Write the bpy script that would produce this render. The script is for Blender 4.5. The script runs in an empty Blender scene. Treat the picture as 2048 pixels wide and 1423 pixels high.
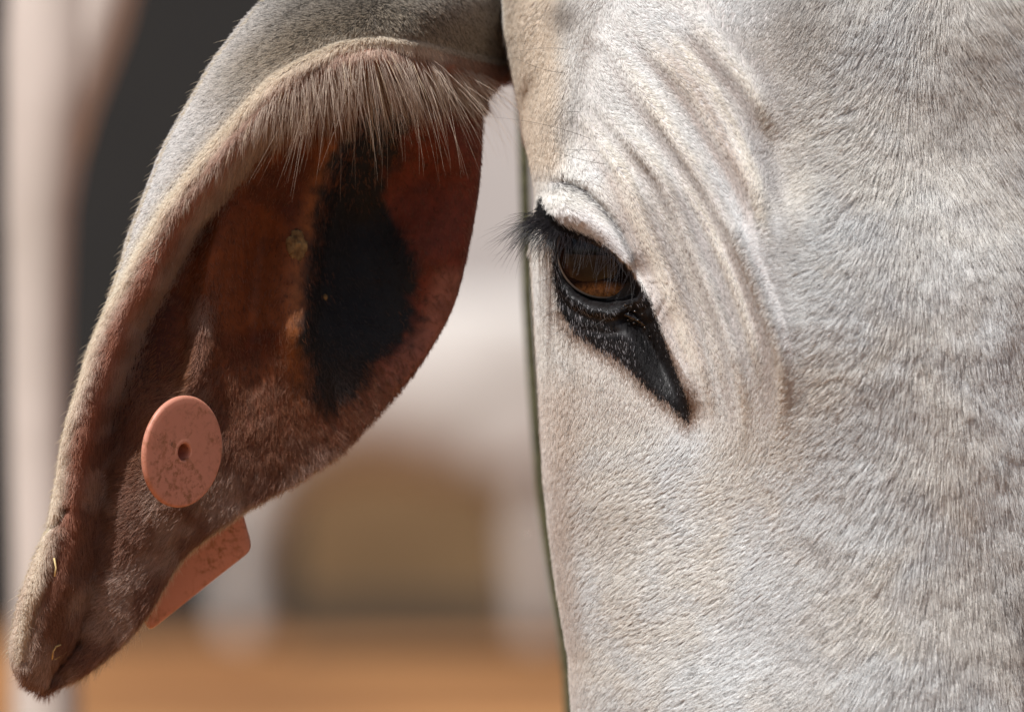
import bpy, math, random
import numpy as np
rng = np.random.default_rng(7)
R = math.radians

# ------------------------------------------------------------------ camera, world, sun
S = 0.29 / 2048.0           # metres per photo pixel at the focus plane (y = 0)
CAMD, CAMZ = 1.6, 0.85
scene = bpy.context.scene
cam_d = bpy.data.cameras.new('camera'); cam = bpy.data.objects.new('camera', cam_d)
scene.collection.objects.link(cam); scene.camera = cam
cam.location = (0, -CAMD, CAMZ); cam.rotation_euler = (R(90), 0, 0)
cam_d.sensor_width = 36; cam_d.lens = 36 * CAMD / 0.29
cam_d.clip_start = 0.05; cam_d.clip_end = 500
cam_d.dof.use_dof = True; cam_d.dof.focus_distance = CAMD + 0.004
cam_d.dof.aperture_fstop = 8.0; cam_d.dof.aperture_blades = 0

SUN = np.array([-0.31, -0.45, 0.83]); SUN = SUN / np.linalg.norm(SUN)   # towards the sun
sun_el = math.asin(SUN[2]); sun_az = math.atan2(SUN[0], SUN[1])
world = bpy.data.worlds.new('World'); scene.world = world; world.use_nodes = True
wn = world.node_tree; wn.nodes.clear()
sky = wn.nodes.new('ShaderNodeTexSky'); sky.sky_type = 'NISHITA'; sky.sun_disc = False
sky.sun_elevation = sun_el; sky.sun_rotation = sun_az; sky.dust_density = 3.0
bg = wn.nodes.new('ShaderNodeBackground'); bg.inputs[1].default_value = 0.07
wo = wn.nodes.new('ShaderNodeOutputWorld')
wn.links.new(sky.outputs[0], bg.inputs[0]); wn.links.new(bg.outputs[0], wo.inputs[0])
sl = bpy.data.lights.new('sun', 'SUN'); sl.energy = 5.0; sl.angle = R(0.5); sl.color = (1.0, 0.98, 0.955)
so = bpy.data.objects.new('sun', sl); scene.collection.objects.link(so)
from mathutils import Vector
so.rotation_euler = Vector(SUN.tolist()).to_track_quat('Z', 'Y').to_euler(); so.location = (0, 0, 4)
vs = scene.view_settings; vs.view_transform = 'Standard'; vs.look = 'None'; vs.exposure = 0.14; vs.gamma = 1
vs.use_curve_mapping = False
scene.cycles.max_bounces = 8; scene.cycles.diffuse_bounces = 3; scene.cycles.transparent_max_bounces = 8
scene.cycles_curves.shape = 'RIBBONS'; scene.cycles_curves.subdivisions = 2
scene.cycles.sample_clamp_indirect = 4.0

# ------------------------------------------------------------------ helpers
COL = scene.collection
def P3(px, py, y):
    """photo pixel + depth (m, + = away) -> world point"""
    px, py, y = np.broadcast_arrays(np.asarray(px, float), np.asarray(py, float), np.asarray(y, float))
    k = S * (CAMD + y) / CAMD
    return np.stack([(px - 1024) * k, y, CAMZ - (py - 711.5) * k], -1)

def tag(o, label=None, cat=None, group=None, kind=None):
    if label: o['label'] = label
    if cat: o['category'] = cat
    if group: o['group'] = group
    if kind: o['kind'] = kind
    return o

def empty(name, loc, **kw):
    o = bpy.data.objects.new(name, None); COL.objects.link(o); o.location = loc
    o.empty_display_size = 0.02
    return tag(o, **kw)

def mesh_obj(name, V, F, mat, parent=None, cols=None, smooth=True):
    me = bpy.data.meshes.new(name)
    me.from_pydata(V.tolist() if hasattr(V, 'tolist') else V, [], F.tolist() if hasattr(F, 'tolist') else F)
    if smooth: me.shade_smooth()
    if cols is not None:
        a = me.color_attributes.new('pig', 'FLOAT_COLOR', 'POINT')
        c = np.ones((len(V), 4), np.float32); c[:, :3] = cols
        a.data.foreach_set('color', c.ravel())
    me.materials.append(mat)
    o = bpy.data.objects.new(name, me); COL.objects.link(o)
    if parent is not None:
        o.parent = parent; o.matrix_parent_inverse = parent.matrix_world.inverted() if parent.type == 'EMPTY' else o.matrix_parent_inverse
    return o

def keep(o, parent):
    """parent without moving: thing empties sit at PL; children carry the opposite offset"""
    o.parent = parent
    p = parent; off = Vector((0, 0, 0))
    while p is not None:
        off += p.location; p = p.parent
    o.location = -off
    return o

def smooth(a, b, x):
    t = np.clip((x - a) / (b - a), 0, 1); return t * t * (3 - 2 * t)

def tps_fit(pts):
    p = np.array(pts, float); xy = p[:, :2] / 500.0; z = p[:, 2]
    def U(r2): return np.where(r2 > 1e-12, 0.5 * r2 * np.log(np.maximum(r2, 1e-12)), 0)
    n = len(p); r2 = ((xy[:, None] - xy[None]) ** 2).sum(-1)
    A = np.zeros((n + 3, n + 3)); A[:n, :n] = U(r2) + np.eye(n) * 0.002
    A[:n, n] = 1; A[:n, n + 1:] = xy; A[n, :n] = 1; A[n + 1:, :n] = xy.T
    w = np.linalg.solve(A, np.concatenate([z, np.zeros(3)]))
    def f(px, py):
        x = np.stack([np.ravel(px), np.ravel(py)], -1) / 500.0
        out = np.zeros(len(x))
        for i in range(n):
            out += w[i] * U(((x - xy[i]) ** 2).sum(-1))
        out += w[n] + x @ w[n + 1:]
        return out.reshape(np.shape(px))
    return f

def pline(px, py, pts, closed=False):
    """unsigned distance, signed distance (+ = right of a downward running line), fraction along"""
    pts = np.array(pts, float)
    if closed: pts = np.vstack([pts, pts[:1]])
    sh = np.shape(px); x = np.ravel(px).astype(float); y = np.ravel(py).astype(float)
    seg = np.hypot(*(pts[1:] - pts[:-1]).T); tot = seg.sum(); acc = 0
    best = np.full(len(x), 1e18); sg = np.ones(len(x)); al = np.zeros(len(x))
    for i in range(len(pts) - 1):
        a, b = pts[i], pts[i + 1]; d = b - a; L2 = d @ d
        t = np.clip(((x - a[0]) * d[0] + (y - a[1]) * d[1]) / L2, 0, 1)
        qx = x - a[0] - t * d[0]; qy = y - a[1] - t * d[1]; r = qx * qx + qy * qy
        m = r < best
        best = np.where(m, r, best)
        sg = np.where(m, np.sign(d[1] * (x - a[0]) - d[0] * (y - a[1]) + 1e-9), sg)
        al = np.where(m, (acc + t * seg[i]) / tot, al); acc += seg[i]
    best = np.sqrt(best)
    return best.reshape(sh), (best * sg).reshape(sh), al.reshape(sh)

def inpoly(px, py, pts):
    """signed distance, negative inside"""
    d, _, _ = pline(px, py, pts, True)
    x = np.asarray(px, float); y = np.asarray(py, float); ins = np.zeros(x.shape, bool)
    n = len(pts)
    for i in range(n):
        x1, y1 = pts[i]; x2, y2 = pts[(i + 1) % n]
        if y1 == y2: continue
        c = ((y1 > y) != (y2 > y)) & (x < (x2 - x1) * (y - y1) / (y2 - y1) + x1)
        ins ^= c
    return np.where(ins, -d, d)

_tab = rng.random((256, 256))
def vnoise(x, y, sc, off=0.0):
    x = np.asarray(x) / sc + 17.3 + off; y = np.asarray(y) / sc + 41.7 + off * 1.7
    xi = np.floor(x).astype(int); yi = np.floor(y).astype(int); fx = x - xi; fy = y - yi
    fx = fx * fx * (3 - 2 * fx); fy = fy * fy * (3 - 2 * fy)
    T = lambda a, b: _tab[a % 256, b % 256]
    return (T(xi, yi) * (1 - fx) + T(xi + 1, yi) * fx) * (1 - fy) + (T(xi, yi + 1) * (1 - fx) + T(xi + 1, yi + 1) * fx) * fy
def fbm(x, y, sc, off=0.0):
    return (vnoise(x, y, sc, off) * 0.5 + vnoise(x, y, sc / 2.1, off + 5) * 0.3 + vnoise(x, y, sc / 4.3, off + 9) * 0.2)

def mix(a, b, t):
    a = np.asarray(a, float); b = np.asarray(b, float); t = np.asarray(t)[..., None]
    return a * (1 - t) + b * t

# ------------------------------------------------------------------ materials
def new_mat(name):
    m = bpy.data.materials.new(name); m.use_nodes = True
    nt = m.node_tree; b = nt.nodes['Principled BSDF']
    return m, nt, b
def skin_mat(name, rough=0.55, bump=0.3, bscale=900, spec=0.4, sss=0.0):
    m, nt, b = new_mat(name)
    a = nt.nodes.new('ShaderNodeAttribute'); a.attribute_name = 'pig'
    nz = nt.nodes.new('ShaderNodeTexNoise'); nz.inputs['Scale'].default_value = 260; nz.inputs['Detail'].default_value = 6
    tc = nt.nodes.new('ShaderNodeTexCoord'); nt.links.new(tc.outputs['Object'], nz.inputs['Vector'])
    mr = nt.nodes.new('ShaderNodeMapRange'); mr.inputs[1].default_value = 0.3; mr.inputs[2].default_value = 0.7
    mr.inputs[3].default_value = 0.72; mr.inputs[4].default_value = 1.2
    nt.links.new(nz.outputs[0], mr.inputs[0])
    mx = nt.nodes.new('ShaderNodeVectorMath'); mx.operation = 'SCALE'
    nt.links.new(a.outputs['Color'], mx.inputs[0]); nt.links.new(mr.outputs[0], mx.inputs['Scale'])
    nt.links.new(mx.outputs[0], b.inputs['Base Color'])
    b.inputs['Roughness'].default_value = rough; b.inputs['Specular IOR Level'].default_value = spec
    n2 = nt.nodes.new('ShaderNodeTexNoise'); n2.inputs['Scale'].default_value = bscale; n2.inputs['Detail'].default_value = 4
    nt.links.new(tc.outputs['Object'], n2.inputs['Vector'])
    bp = nt.nodes.new('ShaderNodeBump'); bp.inputs['Strength'].default_value = bump; bp.inputs['Distance'].default_value = 0.0006
    nt.links.new(n2.outputs[0], bp.inputs['Height']); nt.links.new(bp.outputs[0], b.inputs['Normal'])
    if sss > 0:
        b.inputs['Subsurface Weight'].default_value = sss
        b.inputs['Subsurface Radius'].default_value = (0.006, 0.002, 0.001)
        b.inputs['Subsurface Scale'].default_value = 1.0
    return m
def hair_mat(name, rough=0.5, spec=0.35, trans=0.25):
    m, nt, b = new_mat(name)
    a = nt.nodes.new('ShaderNodeAttribute'); a.attribute_name = 'pig'
    b.inputs['Roughness'].default_value = rough; b.inputs['Specular IOR Level'].default_value = spec
    nt.links.new(a.outputs['Color'], b.inputs['Base Color'])
    tr = nt.nodes.new('ShaderNodeBsdfTranslucent'); nt.links.new(a.outputs['Color'], tr.inputs[0])
    ms = nt.nodes.new('ShaderNodeMixShader'); ms.inputs[0].default_value = trans
    nt.links.new(b.outputs[0], ms.inputs[1]); nt.links.new(tr.outputs[0], ms.inputs[2])
    nt.links.new(ms.outputs[0], nt.nodes['Material Output'].inputs[0])
    return m
M_SKIN = skin_mat('hide_skin')
M_EARSKIN = skin_mat('ear_skin', rough=0.6, bump=0.35, bscale=700, spec=0.2)
M_FUR = hair_mat('white_fur', trans=0.3)
M_EARFUR = hair_mat('ear_fur', trans=0.35)
M_DARKHAIR = hair_mat('dark_hair', rough=0.35, spec=0.5, trans=0.0)

# ------------------------------------------------------------------ hair builder
def curves_obj(name, pts, rad, col, mat, parent):
    """pts (N,K,3), rad (N,K), col (N,3)"""
    N, K, _ = pts.shape
    hc = bpy.data.hair_curves.new(name); hc.add_curves([K] * N)
    hc.attributes['position'].data.foreach_set('vector', pts.astype(np.float32).ravel())
    ra = hc.attributes.get('radius') or hc.attributes.new('radius', 'FLOAT', 'POINT')
    ra.data.foreach_set('value', rad.astype(np.float32).ravel())
    ca = hc.attributes.new('pig', 'FLOAT_COLOR', 'CURVE')
    c = np.ones((N, 4), np.float32); c[:, :3] = col
    ca.data.foreach_set('color', c.ravel())
    hc.materials.append(mat)
    o = bpy.data.objects.new(name, hc); COL.objects.link(o)
    keep(o, parent)
    return o

class Sheet:
    """grid of surface points with photo coordinates, sampled for hair roots"""
    def __init__(s, PX, PY, V):
        s.PX, s.PY, s.V = PX, PY, V
        a, b, c = V[:-1, :-1], V[1:, :-1], V[:-1, 1:]
        s.area = np.linalg.norm(np.cross(b - a, c - a), axis=-1)
        du = np.gradient(V, axis=1); dv = np.gradient(V, axis=0)
        n = np.cross(du, dv); n /= np.linalg.norm(n, axis=-1, keepdims=True) + 1e-12
        if np.median(n[..., 1]) > 0: n = -n
        s.N = n
    def sample(s, n, dens):
        cx = (s.PX[:-1, :-1] + s.PX[1:, 1:]) / 2; cy = (s.PY[:-1, :-1] + s.PY[1:, 1:]) / 2
        w = (s.area * dens(cx, cy)).ravel(); w = w / w.sum()
        cs = np.cumsum(w); k = np.searchsorted(cs, rng.random(n)); k = np.minimum(k, len(w) - 1)
        i, j = np.unravel_index(k, s.area.shape); u = rng.random(n); v = rng.random(n)
        def L(A):
            e = (slice(None),) + (None,) * (A.ndim - 2); uu = u[e]; vv = v[e]
            return (A[i, j] * (1 - vv) + A[i + 1, j] * vv) * (1 - uu) + (A[i, j + 1] * (1 - vv) + A[i + 1, j + 1] * vv) * uu
        N = L(s.N); N /= np.linalg.norm(N, axis=-1, keepdims=True)
        return L(s.PX), L(s.PY), L(s.V), N

def flow(px, py, ctl, sig):
    cx = np.zeros(len(px)); cy = np.zeros(len(px))
    for x, y, a in ctl:
        w = np.exp(-((px - x) ** 2 + (py - y) ** 2) / (2 * sig * sig)) + 1e-9 / (1 + ((px - x) ** 2 + (py - y) ** 2) / 1e4)
        cx += w * math.cos(R(a)); cy += w * math.sin(R(a))
    return np.arctan2(cy, cx)

def grow(px, py, root, nrm, ang, L, lift, clump=None, ck=0.6, bend=0.5, K=4, wob=0.06):
    """hair curves; ang radians in the picture plane (0 = right, 90 = up)"""
    n = len(px)
    v = np.stack([np.cos(ang), np.zeros(n), np.sin(ang)], -1)
    def tang(v, nrm):
        t = v - (v * nrm).sum(-1, keepdims=True) * nrm
        return t / (np.linalg.norm(t, axis=-1, keepdims=True) + 1e-9)
    t = tang(v, nrm)
    f = np.linspace(0, 1, K)
    out = np.zeros((n, K, 3))
    off = np.zeros((n, 3))
    if clump is not None:
        # jittered-cell clumps: tips drawn towards the cell's point
        cs = clump; gx = np.floor(px / cs); gy = np.floor(py / cs); bd = np.full(n, 1e18); bx = px.copy(); by = py.copy()
        for ox in (-1, 0, 1):
            for oy in (-1, 0, 1):
                ax = (gx + ox); ay = (gy + oy)
                h1 = np.abs(np.sin(ax * 127.1 + ay * 311.7) * 43758.5453) % 1; h2 = np.abs(np.sin(ax * 269.5 + ay * 183.3) * 43758.5453) % 1
                qx = (ax + h1) * cs; qy = (ay + h2) * cs; d = (qx - px) ** 2 + (qy - py) ** 2
                m = d < bd; bd = np.where(m, d, bd); bx = np.where(m, qx, bx); by = np.where(m, qy, by)
        dv = np.stack([(bx - px) * S, np.zeros(n), -(by - py) * S], -1)
        dv = dv - (dv * nrm).sum(-1, keepdims=True) * nrm
        off = dv * ck
    side = np.cross(nrm, t)
    w1 = rng.normal(0, wob, (n, 1)); w2 = rng.normal(0, wob, (n, 1))
    P = root - nrm * np.minimum(0.0002, L * np.sin(lift) * 0.12)[:, None]
    out[:, 0] = P
    for k in range(1, K):
        fm = (f[k] + f[k - 1]) / 2
        th = lift * (1 - bend * fm) + 0.03
        d = t * np.cos(th)[:, None] + nrm * np.sin(th)[:, None] + side * (w1 + w2 * fm * 2)
        P = P + d * (L / (K - 1))[:, None]
        out[:, k] = P + off * (f[k] ** 1.5)
    return out

def radii(n, K, r0, tip=0.25):
    f = np.linspace(0, 1, K); pr = 1 - (1 - tip) * f ** 1.5
    return (np.asarray(r0).reshape(-1, 1) * np.ones((n, 1))) * pr[None]

# ------------------------------------------------------------------ ground, wall, far things
def noise_mat(name, c1, c2, sc, rough=0.9, bump=0.0, detail=5, lo=0.35, hi=0.65):
    m, nt, b = new_mat(name)
    tc = nt.nodes.new('ShaderNodeTexCoord'); nz = nt.nodes.new('ShaderNodeTexNoise')
    nz.inputs['Scale'].default_value = sc; nz.inputs['Detail'].default_value = detail
    nt.links.new(tc.outputs['Object'], nz.inputs['Vector'])
    cr = nt.nodes.new('ShaderNodeValToRGB'); cr.color_ramp.elements[0].position = lo; cr.color_ramp.elements[1].position = hi
    cr.color_ramp.elements[0].color = (*c1, 1); cr.color_ramp.elements[1].color = (*c2, 1)
    nt.links.new(nz.outputs[0], cr.inputs[0]); nt.links.new(cr.outputs[0], b.inputs['Base Color'])
    b.inputs['Roughness'].default_value = rough
    if bump:
        bp = nt.nodes.new('ShaderNodeBump'); bp.inputs['Strength'].default_value = bump
        nt.links.new(nz.outputs[0], bp.inputs['Height']); nt.links.new(bp.outputs[0], b.inputs['Normal'])
    return m
M_GROUND = noise_mat('dry_earth', (0.15, 0.053, 0.008), (0.42, 0.20, 0.065), 0.85, bump=0.3, lo=0.36, hi=0.72)
M_WHITEWASH = noise_mat('whitewash', (0.40, 0.38, 0.37), (0.47, 0.445, 0.43), 1.5)
M_DADO = noise_mat('brown_plaster', (0.125, 0.072, 0.03), (0.20, 0.12, 0.054), 1.3)
M_DARK = noise_mat('doorway_shade_and_roof', (0.009, 0.009, 0.0085), (0.013, 0.0125, 0.012), 2.0)  # roof, and the painted dark inside the doorway
M_SHADOW_BAND = noise_mat('wall_foot_shadow', (0.028, 0.020, 0.013), (0.045, 0.032, 0.02), 2.0)  # dark tone of the shadow along the wall foot
M_BARK = noise_mat('pale_bark', (0.46, 0.405, 0.36), (0.57, 0.505, 0.46), 14, bump=0.3)
M_CHEEK_SHADE = noise_mat('olive_shade', (0.045, 0.045, 0.02), (0.09, 0.09, 0.045), 300, bump=0.4)
M_CALF = noise_mat('calf_coat', (0.43, 0.40, 0.37), (0.52, 0.485, 0.455), 6)

def box(V, F, x0, x1, y0, y1, z0, z1):
    b = len(V)
    V += [(x, y, z) for x in (x0, x1) for y in (y0, y1) for z in (z0, z1)]
    F += [tuple(b + i for i in f) for f in ((0, 1, 3, 2), (4, 6, 7, 5), (0, 4, 5, 1), (2, 3, 7, 6), (0, 2, 6, 4), (1, 5, 7, 3))]

def build_background():
    g = 40; xs = np.linspace(-60, 60, 61); ys = np.linspace(-8, 110, 61)
    X, Y = np.meshgrid(xs, ys); Z = (vnoise(X, Y, 3.0) - 0.5) * 0.03
    V = np.stack([X, Y, Z], -1).reshape(-1, 3)
    F = [(j * 61 + i, j * 61 + i + 1, (j + 1) * 61 + i + 1, (j + 1) * 61 + i) for j in range(60) for i in range(60)]
    o = mesh_obj('ground', V, F, M_GROUND); tag(o, kind='structure')
    # whitewashed building wall with an open dark doorway and brown lower band
    W = empty('whitewashed_building', (0, 15.4, 0), label='pale whitewashed building with brown lower band standing far behind the ear', cat='building')
    yw = 15.4
    def wb(name, rects, mat, proud=0.0):
        V, F = [], []
        for (x0, x1, z0, z1) in rects: box(V, F, x0, x1, yw - proud, yw + 0.3, z0, z1)
        o = mesh_obj(name, V, F, mat, smooth=False); keep(o, W); return o
    dx0, dx1, dz = -2.4, -0.66, 2.3
    wb('wall', [(-7, dx0, 0.56, 3.2), (dx1, 7, 0.56, 3.2), (dx0, dx1, dz, 3.2)], M_WHITEWASH)
    wb('lower_band', [(-7, dx0, -0.1, 0.557), (dx1, 7, -0.1, 0.557)], M_DADO, 0.02)
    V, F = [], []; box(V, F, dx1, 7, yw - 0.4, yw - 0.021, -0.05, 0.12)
    keep(mesh_obj('shadow_band', V, F, M_SHADOW_BAND, smooth=False), W)  # low dark box added in place of the shadow band on the ground
    V, F = [], []; box(V, F, dx0 + 0.003, dx1 - 0.003, yw + 0.06, yw + 0.12, -0.05, dz - 0.003)
    o = mesh_obj('doorway_shade', V, F, M_DARK, smooth=False); keep(o, W)  # dark sheet filling the opening in place of its shaded interior
    V, F = [], []; box(V, F, -7.3, 7.3, yw - 0.35, yw + 4, 3.203, 3.35)
    keep(mesh_obj('roof', V, F, M_DARK, smooth=False), W)
    # slender pale tree, 2 m behind the head, forking above the ear
    T = empty('slender_tree', (0, 0, 0), label='slender pale tree trunk, out of focus, behind the ear tip', cat='tree')
    d = 0.85
    T.location = (0, d, 0)
    def tube(cl, rd, n=20):
        cl = np.array(cl, float); V, F = [], []
        for k, (c, r) in enumerate(zip(cl, rd)):
            tg = cl[min(k + 1, len(cl) - 1)] - cl[max(k - 1, 0)]; tg /= np.linalg.norm(tg)
            a = np.cross(tg, (0.1, 1, 0.05)); a /= np.linalg.norm(a); b = np.cross(tg, a)
            for i in range(n):
                q = 2 * math.pi * i / n; V.append(c + r * (a * math.cos(q) + b * math.sin(q)))
        m = len(cl)
        F = [(k * n + i, k * n + (i + 1) % n, (k + 1) * n + (i + 1) % n, (k + 1) * n + i) for k in range(m - 1) for i in range(n)]
        F += [tuple(range(n))[::-1], tuple((m - 1) * n + i for i in range(n))]
        return np.array(V), F
    def pxcl(lst, y): return [P3(a, b, y).tolist() for a, b in lst]
    k = S * (CAMD + d) / CAMD
    cl = pxcl([(110, 2900), (105, 2400), (95, 1800), (95, 1500), (88, 1200), (78, 900), (78, 650), (80, 420), (95, 250), (110, 100), (115, -100), (95, -500), (60, -1200)], d)
    V, F = tube(cl, [k * r for r in (85, 78, 72, 68, 62, 58, 61, 68, 84, 100, 95, 82, 66)])
    o = mesh_obj('trunk', V, F, M_BARK); keep(o, T)
    cl = pxcl([(92, 420), (128, 220), (178, 60), (235, -120), (330, -420), (420, -1000)], d)
    V, F = tube(cl, [k * r for r in (45, 66, 78, 72, 60, 45)]); keep(mesh_obj('branch', V, F, M_BARK), T)
    # calf standing by the wall
    calf_y = 13.6
    c = empty('white_calf', (0, calf_y, 0), label='blurred white calf standing on orange earth between ear and face', cat='calf')
    kk = S * (CAMD + calf_y) / CAMD
    def pt(px, py, dy=0): return tuple(P3(px, py, calf_y + dy)[()].tolist())
    sk = [(pt(560, 790), .17), (pt(700, 770), .25), (pt(860, 770), .26), (pt(1040, 760), .24), (pt(1160, 700), .19), (pt(1260, 560), .12), (pt(1310, 520), .10), (pt(1400, 620), .06),
          (pt(520, 960, -.1), .095), (pt(480, 1120, -.1), .055), (pt(490, 1290, -.1), .045),
          (pt(540, 960, .12), .08), (pt(470, 1120, .14), .055), (pt(480, 1280, .14), .045),
          (pt(1065, 950, -.1), .10), (pt(1080, 1110, -.1), .075), (pt(1085, 1300, -.1), .05),
          (pt(1090, 950, .12), .10), (pt(1055, 1110, .12), .07), (pt(1070, 1290, .12), .05),
          (pt(490, 760), .05), (pt(462, 900), .022), (pt(460, 1020), .03)]
    ed = [(0, 1), (1, 2), (2, 3), (3, 4), (4, 5), (5, 6), (6, 7), (0, 8), (8, 9), (9, 10), (0, 11), (11, 12), (12, 13), (3, 14), (14, 15), (15, 16), (3, 17), (17, 18), (18, 19), (0, 20), (20, 21), (21, 22)]
    me = bpy.data.meshes.new('body'); me.from_pydata([a for a, _ in sk], ed, []); me.materials.append(M_CALF)
    o = bpy.data.objects.new('body', me); COL.objects.link(o); keep(o, c)
    sm = o.modifiers.new('skin', 'SKIN'); sm.use_smooth_shade = True
    for i, (_, r) in enumerate(sk): me.skin_vertices[0].data[i].radius = (r, r)
    me.skin_vertices[0].data[0].use_root = True
    ss = o.modifiers.new('sub', 'SUBSURF'); ss.levels = 2; ss.render_levels = 2
    # dark olive tube added for the shaded edge behind the cheek
    cl = pxcl([(1030, -300), (1035, 0), (1042, 150), (1047, 260), (1050, 380), (1053, 480), (1056, 600), (1063, 720), (1072, 850), (1082, 980), (1096, 1090), (1111, 1190), (1125, 1270), (1136, 1350), (1140, 1430), (1146, 1700)], 0.24)
    V, F = tube(cl, [0.0019] * 16, 12)
    o = mesh_obj('cheek_shade_strip', V, F, M_CHEEK_SHADE)
    tag(o, label='thin dark olive strip added as the shaded edge behind the cheek', cat='shade strip')
build_background()

# ------------------------------------------------------------------ the cow: head
COW = empty('cow', (0.08, 0.05, 0.0), label='white cow seen close up, dark eye and drooping pink-lined ear', cat='cow')

SIL_L = [(-260, 1000), (-50, 1005), (0, 1009), (60, 1012), (110, 1020), (160, 1030), (210, 1040), (260, 1047), (300, 1058), (350, 1068), (385, 1073), (420, 1072), (450, 1072), (480, 1066), (520, 1066), (580, 1069), (650, 1073), (750, 1079), (850, 1084), (950, 1090), (1050, 1101), (1150, 1114), (1230, 1127), (1310, 1141), (1400, 1147), (1480, 1152), (1700, 1170)]
SIL_R = [(-260, 2560), (0, 2480), (400, 2380), (800, 2250), (1100, 2130), (1250, 2095), (1423, 2085), (1700, 2060)]
def xl(py): return np.interp(py, [a for a, _ in SIL_L], [b for _, b in SIL_L])
def xr(py): return np.interp(py, [a for a, _ in SIL_R], [b for _, b in SIL_R])

EYE_OPEN = [(1110, 478), (1117, 520), (1128, 558), (1148, 588), (1178, 607), (1215, 615), (1248, 610), (1275, 598), (1283, 582), (1268, 552), (1243, 522), (1215, 500), (1180, 484), (1145, 474), (1120, 466)]
BLACK = [(1073, 408), (1078, 440), (1100, 462), (1104, 490), (1106, 530), (1110, 565), (1118, 598), (1132, 630), (1155, 662), (1190, 688), (1225, 708), (1258, 732), (1290, 765), (1320, 790), (1350, 812), (1376, 838), (1378, 820), (1368, 785), (1352, 745), (1335, 700), (1318, 655), (1302, 610), (1283, 573), (1255, 535), (1215, 497), (1180, 474), (1140, 456), (1115, 440), (1095, 415), (1082, 390)]
FOLDS = [  # polyline, amplitude mm, sharp-side width, soft-side width
    ([(1150, 60), (1195, 75), (1233, 98), (1287, 190), (1346, 275), (1400, 355), (1464, 465), (1498, 541), (1523, 605), (1552, 689), (1566, 760), (1560, 850), (1550, 920)], 4.3, 9, 36),
    ([(1150, 175), (1200, 215), (1272, 295), (1321, 354), (1356, 433), (1390, 516), (1425, 600), (1454, 679), (1478, 760), (1490, 850), (1484, 930)], 4.2, 9, 30),
    ([(1240, 40), (1300, 95), (1345, 135), (1395, 197), (1434, 265), (1493, 354), (1530, 440), (1552, 520)], 3.2, 10, 32),
    ([(1350, 20), (1400, 65), (1444, 118), (1490, 168), (1530, 228), (1556, 290)], 1.9, 12, 36),
    ([(1120, 215), (1174, 240), (1225, 320), (1262, 380), (1300, 470), (1340, 560), (1372, 640), (1400, 720), (1418, 800), (1430, 880)], 3.0, 8, 24),
    ([(1322, 300), (1352, 345), (1392, 410), (1432, 490), (1462, 560), (1490, 640), (1512, 720), (1520, 800)], 1.8, 7, 15),
    ([(1262, 330), (1312, 410), (1350, 490), (1382, 570), (1410, 650), (1435, 730), (1455, 820)], 1.7, 7, 14),
    ([(1290, 30), (1350, 90), (1400, 150), (1440, 210), (1480, 290), (1515, 370), (1540, 440)], 1.5, 7, 15),
    ([(1210, 330), (1250, 400), (1285, 480), (1320, 560), (1350, 640), (1378, 720), (1400, 790)], 1.5, 7, 18),
]
def chaikin(p, k=2):
    p = np.array(p, float)
    for _ in range(k):
        a, b = p[:-1], p[1:]
        q = np.empty((2 * len(a), 2)); q[0::2] = 0.75 * a + 0.25 * b; q[1::2] = 0.25 * a + 0.75 * b
        p = np.vstack([p[:1], q, p[-1:]])
    return [tuple(x) for x in p]
FOLDS = [(chaikin(a), b, c, d) for a, b, c, d in FOLDS]
HEAD_PTS = [  # px, py, mm (+ away)
    (1010, -200, 34), (1030, 0, 27), (1050, 150, 22), (1072, 280, 18), (1080, 400, 8), (1085, 520, 12), (1090, 700, 17), (1105, 900, 20), (1130, 1100, 22), (1160, 1300, 17), (1175, 1500, 14),
    (1180, 0, 12), (1160, 150, 12), (1170, 300, 4), (1150, 420, 0), (1200, 520, -1), (1160, 650, 3), (1200, 800, 3), (1220, 1000, 4), (1250, 1200, 0), (1280, 1400, -6),
    (1300, 0, 2), (1330, 250, -8), (1350, 450, -12), (1350, 650, -8), (1400, 850, -10), (1400, 1050, -10), (1450, 1300, -17),
    (1500, 50, -15), (1520, 300, -20), (1520, 500, -28), (1560, 700, -30), (1570, 900, -24), (1600, 1100, -22), (1620, 1350, -27),
    (1700, 0, -10), (1700, 300, -18), (1720, 600, -30), (1740, 850, -28), (1780, 1100, -27), (1800, 1350, -30),
    (1900, 0, 0), (1900, 300, -4), (1920, 600, -16), (1930, 900, -18), (1950, 1150, -15), (1960, 1350, -19),
    (2060, 0, 10), (2060, 300, 6), (2060, 600, -3), (2060, 900, -4), (2060, 1150, -5), (2070, 1400, -9),
    (2250, 200, 32), (2250, 700, 32), (2480, 0, 75), (1500, -250, 4), (1900, -250, 14), (1500, 1680, -30), (1900, 1680, -26)]
_head_tps = tps_fit(HEAD_PTS)
BROW_EDGE = [(1180, -260), (1165, -80), (1150, 0), (1138, 60), (1122, 130), (1108, 200), (1092, 270), (1080, 340)]

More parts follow.
